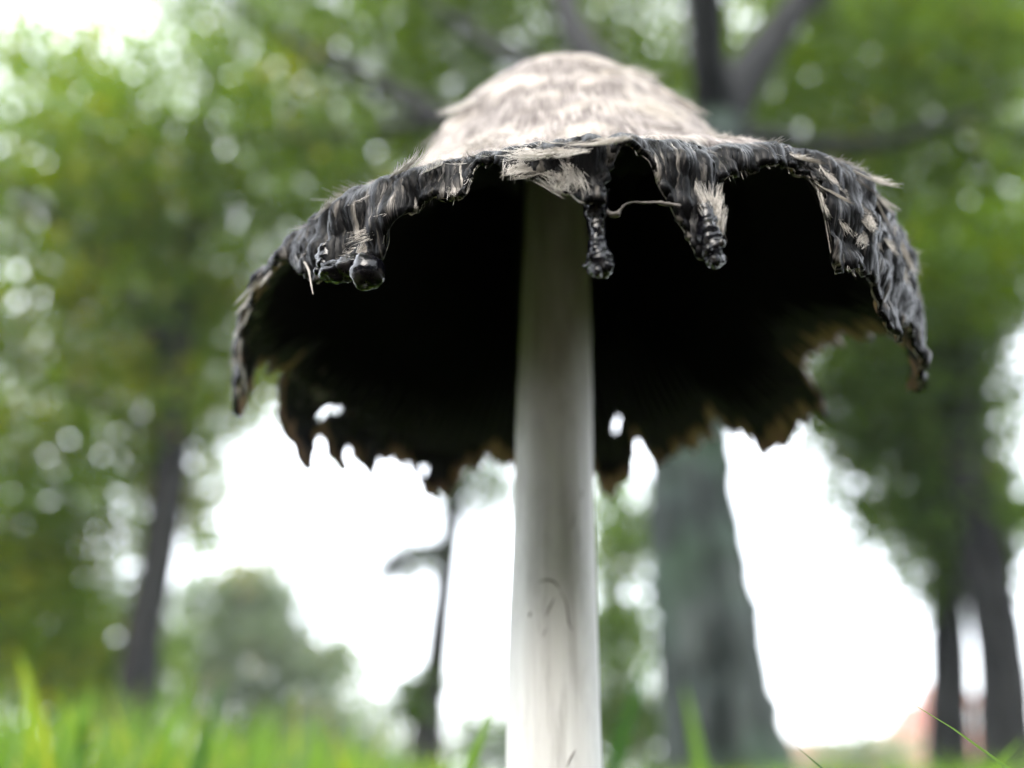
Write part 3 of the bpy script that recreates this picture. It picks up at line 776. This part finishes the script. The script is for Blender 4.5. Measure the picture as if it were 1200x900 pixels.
# ------------------------------------------------------------------ far house and garden wall
def box(name, x0, x1, y0, y1, z0, z1, mat, parent, org=(0, 0, 0)):
    V = [(x - org[0], y - org[1], z - org[2]) for x in (x0, x1) for y in (y0, y1) for z in (z0, z1)]
    F2 = [(0, 1, 3, 2), (4, 6, 7, 5), (0, 4, 5, 1), (2, 3, 7, 6), (0, 2, 6, 4), (1, 5, 7, 3)]
    return new_mesh(name, V, F2, M[mat], parent, False)
HD = 62.0
hx0, hx1 = at(1098, 880, HD)[0], at(1206, 880, HD)[0]; hy = at(1140, 880, HD)[1]; hxm = (hx0 + hx1) / 2
house = empty('brick_house', (hxm, hy, 0)); tag(house, 'small red brick house with gable end, glimpsed between two dark trunks', 'house')
EV, GP, DP = 2.7, 5.0, 9.0
hw = (hx1 - hx0) / 2
V = [(-hw, 0, -.1), (hw, 0, -.1), (hw, 0, EV), (0, 0, GP), (-hw, 0, EV), (-hw, DP, -.1), (hw, DP, -.1), (hw, DP, EV), (0, DP, GP), (-hw, DP, EV)]
new_mesh('wall', V, [(0, 1, 2, 3, 4), (6, 5, 9, 8, 7), (1, 6, 7, 2), (5, 0, 4, 9)], M['brick'], house, False)
sl = (GP - EV) / hw
for s in (-1, 1):
    e_ = hw + .35; V = []
    for y in (-.3, DP + .3):
        for x, z in ((0, GP + .03), (s * e_, GP + .03 - sl * e_), (s * e_, GP + .16 - sl * e_), (0, GP + .16)): V.append((x, y, z))
    F2 = [(0, 1, 2, 3), (7, 6, 5, 4), (0, 4, 5, 1), (1, 5, 6, 2), (2, 6, 7, 3), (3, 7, 4, 0)]
    rf = new_mesh('roof', V, F2, M['tile'], house, False)
box('chimney', -.4, .4, DP * .6, DP * .6 + .7, GP - .6, GP + 1.0, 'brick', rf)
for x, z, ww, hh in ((-1.9, .9, 1.1, 1.3), (1.0, .9, 1.1, 1.3), (-.4, 3.1, .8, 1.0)):
    fr = box('window', x, x + ww, -.05, .06, z, z + hh, 'white', house)
    for i in (0, 1):
        box('pane', x + .08 + i * (ww / 2 - .02), x + ww / 2 - .06 + i * (ww / 2 - .02), -.06, -.045, z + .08, z + hh - .08, 'glass', fr)
    box('sill', x - .08, x + ww + .08, -.14, -.052, z - .09, z - .004, 'stone', fr)
dr = box('door', -.45, .45, -.04, .05, -.05, 2.05, 'white', house); box('handle', .30, .36, -.08, -.042, 1.0, 1.12, 'glass', dr)
wx0 = at(930, 880, 44)[0]
gw = empty('garden_wall', (wx0, 42.0, 0)); tag(gw, 'low red brick garden wall with stone coping leading to the house', 'wall')
box('wall', 0, hx0 - wx0 + 1.0, 0, .25, -.1, 1.75, 'brick', gw); box('coping', -.06, hx0 - wx0 + 1.06, -.06, .31, 1.752, 1.84, 'stone', gw)

# ------------------------------------------------------------------ grass
def blade_geo(basep, tip, width, bend, seg=5, twist=0.0, V=None, F2=None, TI=None, tint=.5):
    b = np.asarray(basep, float); e_ = np.asarray(tip, float)
    ctrl = (b + e_) / 2 + np.array([-(e_ - b)[0] * bend, -(e_ - b)[1] * bend, np.linalg.norm(e_ - b) * .18 * (1 if bend else 0)])
    side = np.array([math.cos(twist), math.sin(twist), 0.0]); fold = np.array([-math.sin(twist), math.cos(twist), 0.0])
    n0 = len(V)
    for i in range(seg + 1):
        u = i / seg; p = b * (1 - u) ** 2 + 2 * ctrl * u * (1 - u) + e_ * u * u
        wd = width * (1 - u ** 2.2) * .5 * (.75 + .5 * min(1, u * 3)) / 1.25
        V.append(p - side * wd); V.append(p + fold * wd * .45); V.append(p + side * wd); TI += [tint] * 3
    for i in range(seg):
        a = n0 + 3 * i; F2.append((a, a + 1, a + 4, a + 3)); F2.append((a + 1, a + 2, a + 5, a + 4))
V, F2, TI = [], [], []
gr = np.random.default_rng(90)
def max_el(az):                                        # taller sward to the left of the mushroom
    return np.interp(az, [-60, -32, -24, -14, -7, 0, 10, 25, 60], [10, 9.4, 8.2, 6.0, 3.2, 1.2, 1.5, 2.4, 3.0])
cnt = 0
while cnt < 26000:
    d = .09 + 4.2 * gr.uniform() ** 2.0; az = gr.uniform(-62, 62)
    if math.hypot(d * math.sin(R_(az)) - .005, d * math.cos(R_(az)) - AY) < .018: cnt += 1; continue
    if d < .30 and gr.uniform() < .8: cnt += 1; continue
    if az > -4 and gr.uniform() < .45: cnt += 1; continue
    el = max_el(az) * (.75 + .5 * mnoise.noise(Vector((az * .12, d * 1.5, 0)))) * gr.uniform(.15, 1.0) * (1.25 if gr.uniform() < .06 else 1)
    hmax = CAMH + d * math.tan(R_(el)) * (1 if d > .3 else .55 * d / .3)
    h = min(hmax, gr.uniform(.07, .22)) * (gr.uniform(.55, 1) if gr.uniform() < .7 else 1)
    if d < .2: h = min(h, .04)
    x, y = d * math.sin(R_(az)), d * math.cos(R_(az)); lean = gr.normal(0, .34, 2) * h
    blade_geo((x, y, -.004), (x + lean[0], y + lean[1], h), gr.uniform(.0022, .0048), gr.uniform(-.2, .35), 4, gr.uniform(0, 3.14), V, F2, TI, 1.0 if gr.uniform() < .06 else float(np.clip(gr.normal(.46, .24), 0, 1)))
    cnt += 1
gs = new_mesh('grass', np.array(V), F2, M['grass'], None, True, attrs={'tint': np.array(TI)})
tag(gs, 'bright green grass growing round the foot of the mushroom', 'grass', kind='stuff')
# blades that stand out singly
def single(tip, foot, dist, width_px, label, mat='grass', bend=.2, tint=.5, twist=0.0):
    e_ = at(*tip, dist); f0 = at(*foot, dist); kk = (0 - e_[2]) / (f0[2] - e_[2]); b = e_ + (f0 - e_) * kk; b[2] = -.003
    v, f, ti = [], [], []
    o = np.array([b[0], b[1], 0]); blade_geo(b - o, e_ - o, width_px * dist / FPX, bend, 10, twist, v, f, ti, tint)
    ob = new_mesh('grass_blade', np.array(v), f, M[mat], None, True, attrs={'tint': np.array(ti)})
    ob.location = o; tag(ob, label, 'grass', 'single blades of grass')
single((590, 806), (566, 900), .165, 24, 'broad bright grass blade rising close beside the pale stem', tint=.6)
single((262, 790), (236, 900), .30, 20, 'dark narrow grass blade leaning over the bright sward', 'grass_dark', .1, .6)
single((99, 815), (92, 900), .34, 22, 'short upright dark blade in front of the bright left sward', 'grass_dark', .05, .6)
single((1050, 813), (1122, 900), .105, 13, 'thin arching sharp grass blade before the far brick wall', bend=.25, tint=.35)
single((801, 800), (818, 900), .42, 17, 'slim blurred grass blade before the foot of the thick trunk', bend=.1, tint=.35)
single((772, 755), (730, 900), .50, 22, 'dark leaning grass stalk between mushroom stem and thick trunk', 'grass_dark', .08, .3)
single((930, 872), (950, 900), .11, 18, 'short dark pointed grass tip at the foot of the thick trunk', 'grass_dark', .1, .5)
single((1200, 862), (1186, 900), .20, 18, 'bright grass blade at the foot of the dark right trunk', tint=.7)
single((20, 760), (30, 900), .38, 26, 'tall light green blade among the bright grass below the leafy tree', bend=.12, tint=.85)

# ------------------------------------------------------------------ moist air over the whole place
hz = box('haze', -70, 70, -15, 75, -1.2, 16, 'soil', None); hz.data.materials.clear()
m, t, o = mat_new('haze_air')
pv = N(t, 'ShaderNodeVolumePrincipled'); pv.inputs['Color'].default_value = (.86, .93, .97, 1); pv.inputs['Density'].default_value = .0013; pv.inputs['Anisotropy'].default_value = .3
t.links.new(pv.outputs[0], o.inputs['Volume'])
hz.data.materials.append(m); tag(hz, 'thin pale haze hanging in the clearing', 'haze', kind='stuff')
